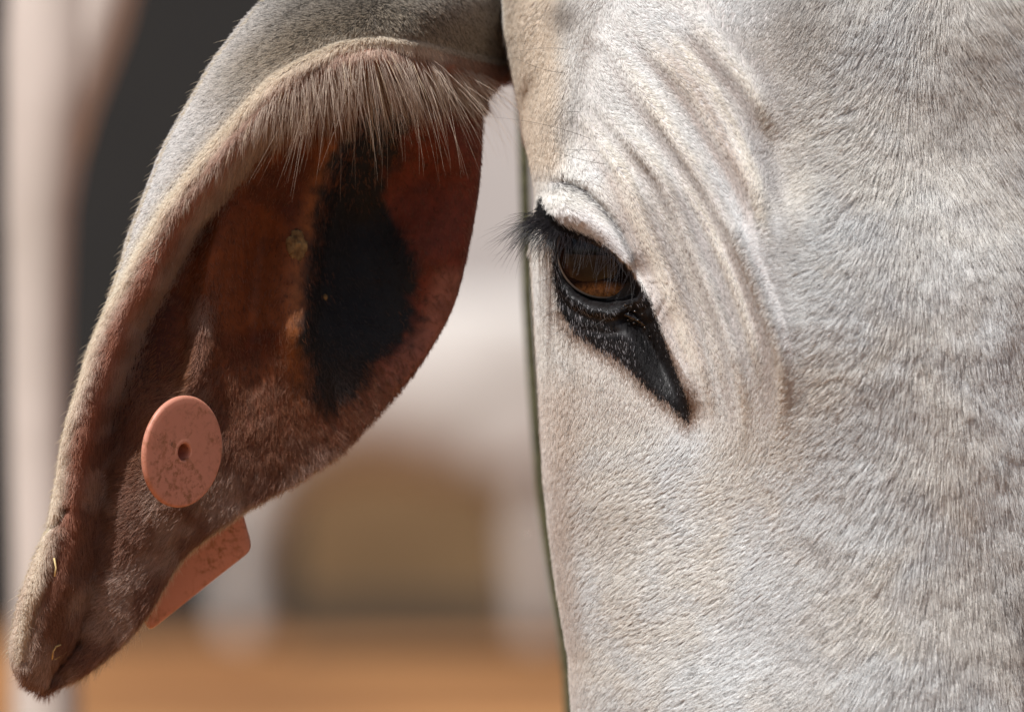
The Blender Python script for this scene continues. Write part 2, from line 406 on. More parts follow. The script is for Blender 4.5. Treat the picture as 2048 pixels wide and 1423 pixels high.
def head_depth(px, py):
    y = _head_tps(px, py)
    e = np.clip((px - xl(py)), 0, None)
    y = y + np.interp(py, [0, 350], [14, 30]) * (1 - np.sqrt(np.clip(1 - (1 - np.clip(e / 55, 0, 1)) ** 2, 0, 1)))
    er = np.clip(xr(py) - px, 0, None)
    y = y + 30 * (1 - np.sqrt(np.clip(1 - (1 - np.clip(er / 70, 0, 1)) ** 2, 0, 1)))
    _, sd, al = pline(px, py, BROW_EDGE)
    y = y + 13 * smooth(-6, 60, -sd) * smooth(380, 250, py)
    y = y - 3.0 * np.exp(-((sd - 22) / 30) ** 2) * smooth(380, 250, py)
    for pts, A, w1, w2 in FOLDS:
        _, sd, al = pline(px, py, pts)
        env = smooth(0, 0.25, al) * smooth(1, 0.72, al)
        y = y - A * 1.1 * np.where(sd < 0, np.exp(-(sd / (w1 * 1.5)) ** 2), np.exp(-(sd / (w2 * 0.62)) ** 2)) * env
    # wrinkles of the cream temple, left of the brow
    t = smooth(1150, 1090, px) * smooth(420, 300, py)
    y = y + 1.1 * t * np.sin((px * 0.9 + py * 0.35) / 15 + 2.5 * vnoise(px, py, 90))
    # hollow to the right of the folds
    _, sd, al = pline(px, py, [(1520, 180), (1560, 290), (1570, 380), (1590, 480), (1610, 560)])
    y = y + 4 * np.exp(-(sd / 60) ** 2) * smooth(0, .5, al) * smooth(1, .5, al)
    # upper lid roll and its crease
    _, sd, al = pline(px, py, [(1078, 412), (1125, 420), (1170, 440), (1212, 470), (1248, 508), (1276, 560)])
    y = y - 3.8 * np.exp(-(sd / 27) ** 2) * smooth(-0.1, .1, al) * smooth(1.02, .8, al)
    _, sd, al = pline(px, py, [(1090, 355), (1130, 362), (1168, 380), (1208, 420), (1242, 466), (1268, 520), (1292, 590)])
    y = y + 2.6 * np.exp(-(sd / 9) ** 2) * smooth(0, .12, al) * smooth(1.02, .8, al)
    # socket
    sdp = inpoly(px, py, EYE_OPEN)
    y = y + 9 * smooth(2, -14, sdp)
    _, sd, al = pline(px, py, [(1104, 480), (1108, 520), (1120, 565), (1142, 598), (1178, 619), (1215, 627), (1250, 624)])
    y = y - 2.2 * np.exp(-(sd / 9) ** 2)
    # canthus: hollow with an overhanging skin edge on its right
    d, sd, al = pline(px, py, [(1258, 628), (1285, 660), (1308, 700), (1335, 752), (1368, 812)])
    y = y + 4.5 * np.exp(-(sd / 20) ** 2) * smooth(1.0, .5, al) * (d < 80)
    _, sd, al = pline(px, py, [(1262, 535), (1288, 572), (1306, 610), (1322, 655), (1340, 702), (1358, 750), (1374, 800), (1384, 845)])
    y = y - 4.2 * np.where(sd < 0, np.exp(-(sd / 9) ** 2), np.exp(-(sd / 34) ** 2)) * smooth(0, .3, al) * smooth(1, .75, al)
    # lower lid wrinkles
    for r in (24, 50):
        y = y + 0.25 * np.exp(-((sdp - r) / 6) ** 2) * (py > 560)
    # broad muscle and tuft unevenness
    y = y + 2.0 * (fbm(px, py, 230) - 0.5) + 0.7 * (fbm(px, py, 60, 3) - 0.5) * smooth(1450, 1700, px)
    return y

def head_cols(px, py):
    """skin pigment"""
    base = np.array([0.48, 0.46, 0.45]) * np.ones(px.shape + (3,))
    base = mix(base, [0.42, 0.39, 0.38], smooth(0.4, 0.7, fbm(px, py, 120, 2)))
    sd = inpoly(px, py, BLACK) + 10 * (vnoise(px, py, 7) - 0.5)
    base = mix(base, [0.10, 0.05, 0.03], 0.95 * smooth(24, 8, sd) * (py > 620) * smooth(0, 20, (1290 + 0.55 * (py - 600)) - px))
    base = mix(base, [0.010, 0.009, 0.010], smooth(5, -2, sd))
    _, s2, al = pline(px, py, FOLDS[0][0])
    return base

def build_head():
    cols = np.concatenate([1 - np.cos(np.linspace(0, math.pi / 2, 14)) , []])
    # front columns: distances from the left silhouette (px), then to the right
    e1 = 55 * (1 - np.cos(np.linspace(0, math.pi / 2, 16)))
    e2 = np.arange(58, 420, 3.0); e3 = np.arange(424, 900, 6.0)
    nr = 40
    rows = np.concatenate([np.arange(-260, 20, 10.0), np.arange(20, 340, 5.0), np.arange(340, 860, 3.0), np.arange(860, 1480, 6.0), np.arange(1480, 1701, 20.0)])
    L = xl(rows)[:, None]; Rr = xr(rows)[:, None]
    fixed = np.concatenate([e1, e2, e3])[None]
    a = L + fixed
    u = np.sin(np.linspace(0, math.pi / 2, nr + 1))[1:][None]
    b = a[:, -1:] + (Rr - a[:, -1:]) * u
    PX = np.concatenate([a, b], 1); PY = rows[:, None] * np.ones_like(PX)
    D = head_depth(PX, PY)
    V = P3(PX, PY, D / 1000.0)
    sheet = Sheet(PX, PY, V)
    # far half: round the back of the skull and return to the left silhouette
    nb = 46; th = np.linspace(0, math.pi, nb + 2)[1:-1]
    Lp, Rp = V[:, 0], V[:, -1]
    c = (Lp + Rp) / 2; hw = (Rp - Lp) / 2
    back = c[:, None] + hw[:, None] * np.cos(th)[None, :, None] + np.array([0, 0.17, 0])[None, None] * np.sin(th)[None, :, None]
    A = np.concatenate([V, back], 1); nR, nC, _ = A.shape
    bc = np.full((nR, nb, 3), (0.48, 0.46, 0.45))
    C = np.concatenate([head_cols(PX, PY), bc], 1)
    VV = A.reshape(-1, 3); idx = np.arange(nR * nC).reshape(nR, nC)
    nx = np.roll(idx, -1, 1)
    F = np.stack([idx[:-1], nx[:-1], nx[1:], idx[1:]], -1).reshape(-1, 4)[:, ::-1]
    # caps
    top = A[0].mean(0) + np.array([0, 0, 0.03]); bot = A[-1].mean(0) + np.array([0, 0, -0.03])
    n0 = len(VV); VV = np.vstack([VV, top, bot]); CC = np.vstack([C.reshape(-1, 3), [[.4, .36, .32]] * 2])
    F = F.tolist() + [(idx[0, j], idx[0, (j + 1) % nC], n0) for j in range(nC)] + [(idx[-1, (j + 1) % nC], idx[-1, j], n0 + 1) for j in range(nC)]
    o = mesh_obj('head', VV, F, M_SKIN, cols=CC); keep(o, COW)
    nk = 30; B = np.concatenate([back[:, nb - nk:], V[:, :1]], 1)
    bx = PX[:, :1] - np.linspace(900, 0, nk + 1)[None]; bs = Sheet(bx, rows[:, None] * np.ones_like(bx), B)
    cen = B.mean((0, 1)) + np.array([0.12, 0, 0])
    if ((B - cen) * bs.N).sum(-1).mean() < 0: bs.N = -bs.N
    return o, sheet, bs

HEAD, HS, HB = build_head()

HFLOW = [(1060, 60, 245), (1060, 200, 240), (1110, 120, 215), (1090, 280, 235), (1130, 20, 200), (1180, 90, 345), (1250, 150, 330), (1200, 260, 315), (1350, 350, 312), (1300, 450, 305),
         (1420, 600, 302), (1400, 150, 320), (1480, 350, 310), (1480, 780, 290), (1150, 350, 320), (1200, 420, 318), (1170, 450, 315), (1250, 520, 305), (1100, 410, 300),
         (1120, 560, 290), (1160, 650, 285), (1220, 700, 278), (1290, 740, 275), (1340, 790, 285), (1110, 700, 255), (1120, 850, 235), (1200, 780, 255), (1270, 850, 238), (1330, 900, 215),
         (1180, 950, 215), (1300, 1020, 203), (1420, 960, 203), (1200, 1150, 206), (1300, 1200, 207), (1420, 1150, 210), (1250, 1350, 208), (1450, 1350, 212), (1500, 1080, 216), (1440, 870, 260),
         (1600, 1000, 222), (1600, 1250, 222), (1560, 500, 190), (1570, 350, 200), (1650, 700, 222), (1650, 850, 222), (1580, 800, 215), (1600, 600, 205), (1700, 150, 225), (1640, 280, 208), (1560, 60, 235), (1750, 20, 240),
         (1750, 400, 235), (1750, 600, 240), (1780, 800, 242), (1750, 1050, 236), (1750, 1300, 236), (1880, 250, 272), (1880, 500, 268), (1880, 750, 265), (1900, 1100, 262), (1900, 1350, 258),
         (1980, 150, 303), (2020, 300, 300), (2000, 550, 288), (2000, 800, 284), (2010, 1050, 282), (2000, 1350, 275), (2200, 400, 300), (2200, 1000, 285)]

def head_hair_color(px, py):
    n = len(px)
    warm = fbm(px, py, 150, 11); wx = px + 120 * (vnoise(px, py, 110, 71) - .5) + 0.5 * py; wy = py + 120 * (vnoise(px, py, 110, 73) - .5) - 0.5 * px
    warm = fbm(wx, wy, 170, 11); c = mix(np.array([0.81, 0.825, 0.825]) * np.ones((n, 3)), [0.84, 0.805, 0.745], 0.65 * smooth(0.30, 0.75, warm))
    grey = fbm(wx, wy, 90, 21); c = mix(c, [0.66, 0.65, 0.64], 0.4 * smooth(0.45, 0.7, grey) * smooth(1450, 1650, px))
    c = mix(c, [0.80, 0.69, 0.56], 0.8 * smooth(1150, 1100, px) * smooth(380, 300, py))
    c = mix(c, [0.76, 0.66, 0.58], 0.5 * smooth(1200, 1110, px) * smooth(700, 800, py))
    # darker hairs near the top brow, plus shade painted into hollow and right edge
    for (x, y, r, a) in ((1560, 20, 70, .45), (1620, 60, 90, .2), (1135, 25, 22, .7), (1545, 360, 30, .3), (1900, 60, 100, .12), (2000, 150, 120, .15), (1880, 260, 50, .15), (1190, 210, 40, .25), (1140, 245, 30, .35), (1590, 480, 40, .35), (2040, 1200, 90, .35)):
        c = mix(c, [0.26, 0.22, 0.19], a * np.exp(-((px - x) ** 2 + (py - y) ** 2) / (2 * r * r)))
    for pts, A, w1, w2 in FOLDS:  # fold shading painted in: lit ridges, shaded flanks and valleys
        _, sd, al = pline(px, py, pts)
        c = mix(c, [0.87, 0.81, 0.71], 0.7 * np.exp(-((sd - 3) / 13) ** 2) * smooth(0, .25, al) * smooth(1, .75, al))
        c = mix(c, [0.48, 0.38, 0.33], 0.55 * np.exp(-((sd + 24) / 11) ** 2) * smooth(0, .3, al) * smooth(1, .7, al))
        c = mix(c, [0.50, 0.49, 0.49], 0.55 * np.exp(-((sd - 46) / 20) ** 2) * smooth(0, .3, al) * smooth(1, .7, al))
    d, sd, al = pline(px, py, [(1500, 120), (1530, 190), (1550, 250), (1562, 310)])
    c = mix(c, [0.20, 0.16, 0.14], 0.2 * np.exp(-(d / 26) ** 2) * smooth(-.1, .6, al) * smooth(1.0, .7, al))
    # crease line above the lid: dark hairs
    d, sd, al = pline(px, py, [(1105, 358), (1140, 372), (1168, 385), (1208, 425), (1242, 470), (1262, 512)])
    c = mix(c, [0.05, 0.04, 0.05], 0.85 * np.exp(-(sd / 7) ** 2) * (rng.random(n) < 0.7) * (d < 30))
    # white upper lid
    d, sd, al = pline(px, py, [(1120, 425), (1170, 435), (1212, 470), (1240, 510)])
    c = mix(c, [0.86, 0.84, 0.84], 0.8 * np.exp(-(d / 16) ** 2))
    sd = inpoly(px, py, BLACK)
    low = (py > 610) & (px < 1285 + 0.60 * (py - 600))
    c = mix(c, [0.22, 0.12, 0.065], 0.8 * smooth(30, 6, sd + 26 * (rng.random(n) - .5)) * low)
    blk = sd + 9 * (rng.random(n) - .5) < 3
    c[blk] = [0.012, 0.011, 0.012]
    silver = blk & (py > 490) & (rng.random(n) < np.where((px < 1290) & (px + 0.25 * (py - 600) < 1290), 0.13, 0.02))
    c[silver] = [0.36, 0.35, 0.37]
    c *= (1 + 0.22 * (rng.random((n, 1)) - 0.5))
    dk = rng.random(n) < 0.08
    c[dk] *= 0.45
    return np.clip(c, 0.004, 0.9)

def build_head_fur(n):
    def dens(px, py):
        d = 1.0 * smooth(-260, -40, py) * smooth(1640, 1480, py) * np.where(px > 2140, 0.25, 1.0)
        d = np.where(px < 1500, d * 1.35, d)
        sd = inpoly(px, py, EYE_OPEN)
        d = np.where(sd < 5, 0, d)
        sb = inpoly(px, py, BLACK)
        d = np.where((sb >= 0) & (sb < 45), d * 1.7, d)
        d = d * (1 + 1.2 * np.exp(-((px - 1570 - 0.05 * (py - 300)) / 60) ** 2) * (py < 650))
        # naked wet canthus
        d = np.where(np.hypot(px - 1262, py - 640) < 34, 0, d)
        return d
    px, py, rt, nm = HS.sample(n, dens)
    ang = flow(px, py, HFLOW, 66) + rng.normal(0, 0.09, n) + 0.3 * (fbm(px, py, 80, 31) - 0.5)
    L = 0.0027 + 0.0034 * smooth(1500, 1850, px) + 0.0005 * smooth(900, 1200, py)
    fold = smooth(1120, 1180, px) * smooth(1620, 1560, px) * smooth(900, 820, py)
    L = L * (1 - 0.42 * fold)
    sb = inpoly(px, py, BLACK)
    L = np.where(sb < 30, L * 0.75, L)
    L = L * (0.75 + 0.5 * rng.random(n))
    lift = 0.26 + 0.13 * rng.random(n) + 0.12 * smooth(1450, 1250, px) * smooth(800, 950, py)
    lift = np.where(rng.random(n) < 0.05, lift + 0.25, lift)
    lift = lift * (1 - 0.35 * fold) * np.where(sb < 50, 0.6, 1.0)
    near = px < 1520
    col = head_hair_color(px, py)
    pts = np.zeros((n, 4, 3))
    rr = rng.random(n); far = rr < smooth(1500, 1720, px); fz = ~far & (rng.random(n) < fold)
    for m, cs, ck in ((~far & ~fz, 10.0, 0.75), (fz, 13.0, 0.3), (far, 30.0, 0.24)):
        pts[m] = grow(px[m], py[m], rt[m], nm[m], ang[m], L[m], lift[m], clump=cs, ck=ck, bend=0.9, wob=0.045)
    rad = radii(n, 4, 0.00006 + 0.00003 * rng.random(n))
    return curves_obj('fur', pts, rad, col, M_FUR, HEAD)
build_head_fur(520000)
def build_jaw_fur(n):
    px, py, rt, nm = HB.sample(n, lambda a, b: np.ones_like(a))
    ang = np.radians(262 + rng.normal(0, 6, n) + 30 * (fbm(px, py, 90, 81) - .5))
    c = mix(np.array([0.80, 0.79, 0.77]) * np.ones((n, 3)), [0.80, 0.74, 0.66], fbm(px, py, 120, 83)) * (1 + 0.25 * (rng.random((n, 1)) - .5))
    pts = grow(px, py, rt, nm, ang, 0.004 + 0.002 * rng.random(n), 0.22 + 0.12 * rng.random(n), clump=None, bend=0.8, wob=0.08)
    curves_obj('jaw_fur', pts, radii(n, 4, 0.00009 * np.ones(n)), np.clip(c, 0, .9), M_FUR, HEAD)
build_jaw_fur(110000)

# ------------------------------------------------------------------ eye
def build_eye():
    E = empty('eye', (0, 0, 0)); keep(E, COW); E.location = (-COW.location.x, -COW.location.y, -COW.location.z)
    m, nt, b = new_mat('eyeball')
    b.inputs['Roughness'].default_value = 0.25; b.inputs['Coat Weight'].default_value = 0.7; b.inputs['Coat Roughness'].default_value = 0.03
    at = nt.nodes.new('ShaderNodeAttribute'); at.attribute_name = 'pig'; nt.links.new(at.outputs['Color'], b.inputs['Base Color'])
    b.inputs['Specular IOR Level'].default_value = 0.0
    cx, cy, r = 1203, 506, 0.0156
    c = P3(cx, cy, 0.0165)
    n1, n2 = 300, 220
    th = np.linspace(0, 2 * math.pi, n1, endpoint=False); ph = np.linspace(0.0001, math.pi - 0.0001, n2)
    TH, PH = np.meshgrid(th, ph)
    d = np.stack([np.sin(PH) * np.cos(TH), -np.cos(PH), np.sin(PH) * np.sin(TH)], -1)
    # iris axis: the cow looks out and a little up-left
    ax = np.array([0.0, -0.999, 0.0]); ax /= np.linalg.norm(ax)
    u = np.cross(ax, [0, 0, 1]); u /= np.linalg.norm(u); v = np.cross(u, ax)
    ca = d @ ax; ang = np.degrees(np.arccos(np.clip(ca, -1, 1)))
    rr = r * (1 + 0.05 * np.exp(-(ang / 45) ** 2))
    V = c + d * rr[..., None]
    a, bb = d @ u, d @ v; az = np.arctan2(bb, a)
    iris_r = 54.0 + 1.5 * np.sin(az * 2)
    streak = vnoise(az * 40, ang * 0.35, 1.0) * 0.6 + vnoise(az * 95, ang, 1.0, 4) * 0.4
    iris = mix([0.016, 0.008, 0.005], [0.55, 0.27, 0.10], smooth(-0.1, 0.8, streak) * smooth(-0.46, -0.70, bb + 0.15 * np.abs(a)))
    pup = (a / 0.66) ** 2 + ((bb - 0.05) / 0.50) ** 2
    iris = mix(iris, [0.004, 0.003, 0.003], smooth(1.35, 0.9, pup))
    colr = mix(iris, [0.42, 0.38, 0.33], smooth(iris_r - 2.0, iris_r, ang))
    colr = mix(colr, [0.010, 0.008, 0.008], smooth(iris_r + 0.8, iris_r + 3.0, ang))
    VV = V.reshape(-1, 3); idx = np.arange(n1 * n2).reshape(n2, n1); nx = np.roll(idx, -1, 1)
    F = np.stack([idx[:-1], nx[:-1], nx[1:], idx[1:]], -1).reshape(-1, 4)
    o = mesh_obj('eyeball', VV, F, m, cols=colr.reshape(-1, 3)); o.parent = E
    # wet caruncle in the inner corner
    m2, nt2, b2 = new_mat('wet_black'); b2.inputs['Base Color'].default_value = (0.006, 0.005, 0.006, 1); b2.inputs['Roughness'].default_value = 0.12
    b2.inputs['Coat Weight'].default_value = 1; b2.inputs['Coat Roughness'].default_value = 0.05
    nz = nt2.nodes.new('ShaderNodeTexNoise'); nz.inputs['Scale'].default_value = 900; tc = nt2.nodes.new('ShaderNodeTexCoord'); nt2.links.new(tc.outputs['Object'], nz.inputs['Vector'])
    bp = nt2.nodes.new('ShaderNodeBump'); bp.inputs['Strength'].default_value = 0.8; bp.inputs['Distance'].default_value = 0.0015
    nt2.links.new(nz.outputs[0], bp.inputs['Height']); nt2.links.new(bp.outputs[0], b2.inputs['Normal'])
    g = 60; A, B = np.meshgrid(np.linspace(0, 2 * math.pi, g, endpoint=False), np.linspace(0, 1, 24))
    X = 1262 + B * (40 * np.cos(A) + 14 * np.sin(A)); Y = 634 + B * (20 * np.sin(A) + 18 * np.cos(A))
    bh = head_depth(X, Y); rx, ry, rz = X[-1], Y[-1], np.minimum(bh[-1], np.median(bh[-1]) + 2)
    co = np.linalg.lstsq(np.stack([rx, ry, rx * 0 + 1], -1), rz, rcond=None)[0]; base = co[0] * X + co[1] * Y + co[2] + 2.4
    Z = np.where(B < 0.98, base - 2.2 * np.sqrt(np.clip(1 - B ** 2, 0, 1)) * (0.8 + 0.5 * vnoise(X, Y, 9)), base + 1.0)
    V = P3(X, Y, Z / 1000).reshape(-1, 3); idx = np.arange(g * 24).reshape(24, g); nx = np.roll(idx, -1, 1)
    F = np.stack([idx[:-1], nx[:-1], nx[1:], idx[1:]], -1).reshape(-1, 4)
    o = mesh_obj('tear_duct', V, F, m2); o.parent = E
    m3, nt3, b3 = new_mat('glint_beads'); b3.inputs['Base Color'].default_value = (0.01, 0.01, 0.01, 1); b3.inputs['Roughness'].default_value = 0.07  # glossy black beads added to catch sun glints in the eye corner
    b3.inputs['Coat Weight'].default_value = 1; b3.inputs['Specular IOR Level'].default_value = 1
    V = []; F = []
    for (x, y_, r_) in ((1251, 609, 3.2), (1262, 612, 2.4), (1270, 622, 3.0), (1263, 634, 2.6), (1276, 640, 3.4), (1285, 628, 2.2), (1268, 646, 2.4), (1290, 655, 2.6), (1244, 616, 2.0), (1300, 672, 2.2), (1256, 640, 1.8)):
        cc = P3(x, y_, min(head_depth(np.array([x * 1.0]), np.array([y_ * 1.0]))[0], 2.5) / 1000 - 0.0016); b_ = len(V)
        for i in range(9):
            for j in range(14):
                p_, q_ = math.pi * (i + .5) / 9, 2 * math.pi * j / 14
                V.append((cc + r_ * S * np.array([1.3 * math.sin(p_) * math.cos(q_), -math.cos(p_), math.sin(p_) * math.sin(q_)])).tolist())
        F += [(b_ + i * 14 + j, b_ + i * 14 + (j + 1) % 14, b_ + (i + 1) * 14 + (j + 1) % 14, b_ + (i + 1) * 14 + j) for i in range(8) for j in range(14)]
        F += [tuple(b_ + j for j in range(14))[::-1], tuple(b_ + 8 * 14 + j for j in range(14))]
    o = mesh_obj('glint_beads', V, F, m3); o.parent = E
    return E
EYE = build_eye()

def strands(name, specs, parent, mat, col, r0, K=9):
    """specs: list of (p0, p1, p2) quadratic curves in 3D"""
    f = np.linspace(0, 1, K)[None, :, None]
    a = np.array([s[0] for s in specs])[:, None]; b = np.array([s[1] for s in specs])[:, None]; c = np.array([s[2] for s in specs])[:, None]
    P = (1 - f) ** 2 * a + 2 * f * (1 - f) * b + f ** 2 * c
    n = len(specs)
    return curves_obj(name, P, radii(n, K, r0, 0.15), np.ones((n, 3)) * col, mat, parent)

def build_lashes():
    sp = []
    for i in range(270):   # upper lid lashes sweeping out and down to the left
        t = rng.random() ** 1.2
        rx = 1074 + 44 * t; ry = 428 + 40 * t + rng.normal(0, 4)
        y0 = head_depth(np.array([rx + 6]), np.array([ry]))[0] / 1000 - 0.001
        l = 48 + 58 * rng.random() * (1 - 0.3 * t); a = R(rng.normal(218 + 26 * t, 15))
        ex = rx + l * math.cos(a); ey = ry - l * math.sin(a)
        mx = rx + 0.55 * l * math.cos(a - 0.28); my = ry - 0.55 * l * math.sin(a - 0.28)
        sp.append((P3(rx, ry, y0), P3(mx, my, y0 - 0.005), P3(ex, ey, y0 - 0.004)))
    for i in range(26):
        l = 95 + 45 * rng.random(); a = R(rng.normal(212, 13)); rx, ry = 1078 + 14 * rng.random(), 432 + 22 * rng.random()
        sp.append((P3(rx, ry, 0.006), P3(rx + .5 * l * math.cos(a - .25), ry - .5 * l * math.sin(a - .25), 0.002), P3(rx + l * math.cos(a), ry - l * math.sin(a), 0.003)))
    for (x, y) in ((968, 485), (985, 512), (1010, 505), (1018, 548), (1030, 560)):
        sp.append((P3(1078, 440, 0.006), P3(1040, 478 if y < 500 else 490, 0.002), P3(x, y, 0.002)))
    # lashes along the rest of the upper lid, short, over the eyeball
    for i in range(85):
        t = rng.random()
        rx = np.interp(t, [0, .4, .75, 1], [1112, 1165, 1220, 1275]); ry = np.interp(t, [0, .4, .75, 1], [462, 474, 502, 558]) + rng.normal(0, 2)
        y0 = head_depth(np.array([rx]), np.array([ry - 4]))[0] / 1000 - 0.0015
        l = 30 + 50 * rng.random(); a = R(rng.normal(262, 12))
        ex = rx + l * math.cos(a); ey = ry - l * math.sin(a)
        sp.append((P3(rx, ry, y0), P3((rx + ex) / 2 + 3, (ry + ey) / 2 - 6, y0 - 0.006), P3(ex, ey, y0 - 0.009)))
    strands('eyelashes', sp, EYE, M_DARKHAIR, np.array([0.012, 0.010, 0.012]), 0.000055)
    # long tactile hairs on brow, below the eye
    w = [((1135, 99), (1080, 90), (1012, 109)), ((1132, 146), (1085, 145), (1014, 108)), ((1183, 279), (1090, 240), (965, 233)), ((1216, 329), (1130, 318), (1085, 287)),
         ((1160, 224), (1120, 222), (1098, 232)), ((1200, 303), (1150, 295), (1105, 304)), ((1112, 552), (1090, 558), (1072, 566)), ((1116, 580), (1092, 600), (1074, 618)),
         ((1117, 598), (1095, 618), (1076, 628)), ((1120, 615), (1095, 628), (1082, 640)), ((1128, 655), (1105, 670), (1090, 686)), ((1150, 678), (1135, 695), (1122, 715)), ((1258, 612), (1200, 640), (1180, 660)),
         ((1136, 660), (1122, 678), (1112, 690)), ((1143, 672), (1135, 682), (1130, 695)), ((1290, 440), (1262, 452), (1240, 449))]
    sp = []
    for a, b, c in w[:-1]:
        y0 = head_depth(np.array([a[0] * 1.0]), np.array([a[1] * 1.0]))[0] / 1000
        sp.append((P3(*a, y0), P3(*b, y0 - 0.0018), P3(*c, y0 - 0.0025)))
    strands('whiskers', sp, HEAD, M_DARKHAIR, np.array([0.05, 0.04, 0.035]), 0.00006, 12)
build_lashes()

# ------------------------------------------------------------------ ear
SEC = [((1075, -165), (1060, 130)), ((955, -150), (988, 168)), ((800, -120), (968, 215)), ((660, -75), (965, 290)), ((530, 5), (957, 390)), ((440, 110), (942, 480)), ((385, 200), (920, 575)),
       ((335, 290), (890, 650)), ((300, 375), (850, 718)), ((270, 450), (800, 780)), ((240, 540), (740, 845)), ((208, 630), (680, 903)), ((180, 700), (605, 948)), ((152, 790), (540, 985)), ((128, 875), (480, 1022)),
       ((114, 960), (425, 1060)), ((95, 1060), (368, 1108)), ((68, 1125), (335, 1153)), ((44, 1190), (300, 1213)), ((31, 1250), (262, 1262)), ((22, 1305), (210, 1312)), ((38, 1348), (152, 1352)), ((80, 1370), (98, 1373))]
RIM = [(1010, 128), (930, 112), (850, 92), (760, 80), (680, 92), (610, 122), (550, 158), (490, 220), (430, 290), (380, 352), (330, 420), (290, 490), (262, 545), (224, 610), (189, 700), (152, 800), (131, 880), (120, 960), (104, 1050), (80, 1130), (52, 1230), (40, 1305)]
RIM_DROP = [16, 20, 26, 30, 30, 29, 28, 27, 26, 25, 24, 22, 21, 20, 18, 15, 12, 9, 5, 4, 3, 2]
EAR_T = [(1010, 128, 72), (930, 112, 36), (850, 92, 8), (760, 80, -6), (680, 92, -9), (610, 122, -9), (550, 158, -8), (490, 220, -7), (430, 290, -5), (330, 420, -2), (262, 545, 1), (189, 700, 3), (131, 880, 5), (104, 1050, 8), (40, 1305, 17),
         (1060, -160, 95), (955, -150, 74), (1040, 0, 84), (800, -120, 44), (660, -75, 30), (530, 5, 20), (440, 110, 17), (385, 200, 14), (335, 290, 12), (300, 375, 10), (270, 450, 9), (240, 540, 7), (208, 630, 5),
         (700, 0, 2), (850, -20, 12), (950, 0, 40), (560, 70, -1), (450, 190, 0), (360, 320, 1),
         (520, 450, 22), (420, 450, 21), (350, 600, 20), (300, 750, 18), (250, 900, 16), (205, 1050, 17), (170, 1200, 20), (560, 600, 23), (720, 450, 42), (730, 600, 38), (700, 720, 30), (850, 350, 38), (850, 500, 34),
         (950, 300, 34), (985, 170, 62), (940, 480, 35), (890, 650, 37), (800, 780, 36), (680, 905, 35), (600, 950, 33), (480, 1022, 29), (430, 900, 20), (520, 820, 24), (368, 1108, 27), (300, 1215, 27), (262, 1262, 28), (300, 1050, 18), (120, 1150, 12), (150, 1340, 27), (90, 1370, 26),
         (800, 200, 26), (920, 220, 36), (660, 260, 22)]
def rim_drop(px, py):
    d, sd, al = pline(px, py, RIM)
    pts = np.array(RIM, float); seg = np.hypot(*(pts[1:] - pts[:-1]).T); t = np.concatenate([[0], np.cumsum(seg)]) / seg.sum()
    sh = np.shape(px); x = np.ravel(px); yy = np.ravel(py); num = np.zeros(len(x)); na = np.zeros(len(x)); den = np.zeros(len(x))
    for tt, Ai, (qx, qy) in zip(t, RIM_DROP, RIM):
        w = 1.0 / ((x - qx) ** 2 + (yy - qy) ** 2 + 900.0) ** 1.6
        num += w * Ai; na += w * tt; den += w
    A = (num / den).reshape(sh); al = (na / den).reshape(sh)
    # line runs leftwards/downwards: the inner side is on its left-hand (signed < 0 flips with direction)
    return A, -sd_fix(sd), al
def sd_fix(sd): return sd
def ear_rel(px, py):
    A, s, al = rim_drop(px, py)     # s > 0 inside
    s = -s
    w = np.interp(al, [0, .2, .5, 1], [60, 70, 70, 60])
    return A * smooth(18, 18 + w, s), s, al, A
_pt = np.array(EAR_T, float)
_rel, _s, _al, _A = ear_rel(_pt[:, 0], _pt[:, 1])
_ear_tps = tps_fit([(a, b, c - r) for (a, b, c), r in zip(EAR_T, _rel)])
RIDGE1 = [(735, 235), (690, 285), (655, 360), (632, 440), (618, 540), (610, 640), (606, 720), (612, 790)]
RIDGE2 = [(470, 360), (440, 440), (420, 520), (408, 600), (402, 690), (388, 760), (370, 830)]
VALL = [(255, 700), (225, 850), (215, 950), (205, 1040), (185, 1130), (165, 1230), (130, 1340)]
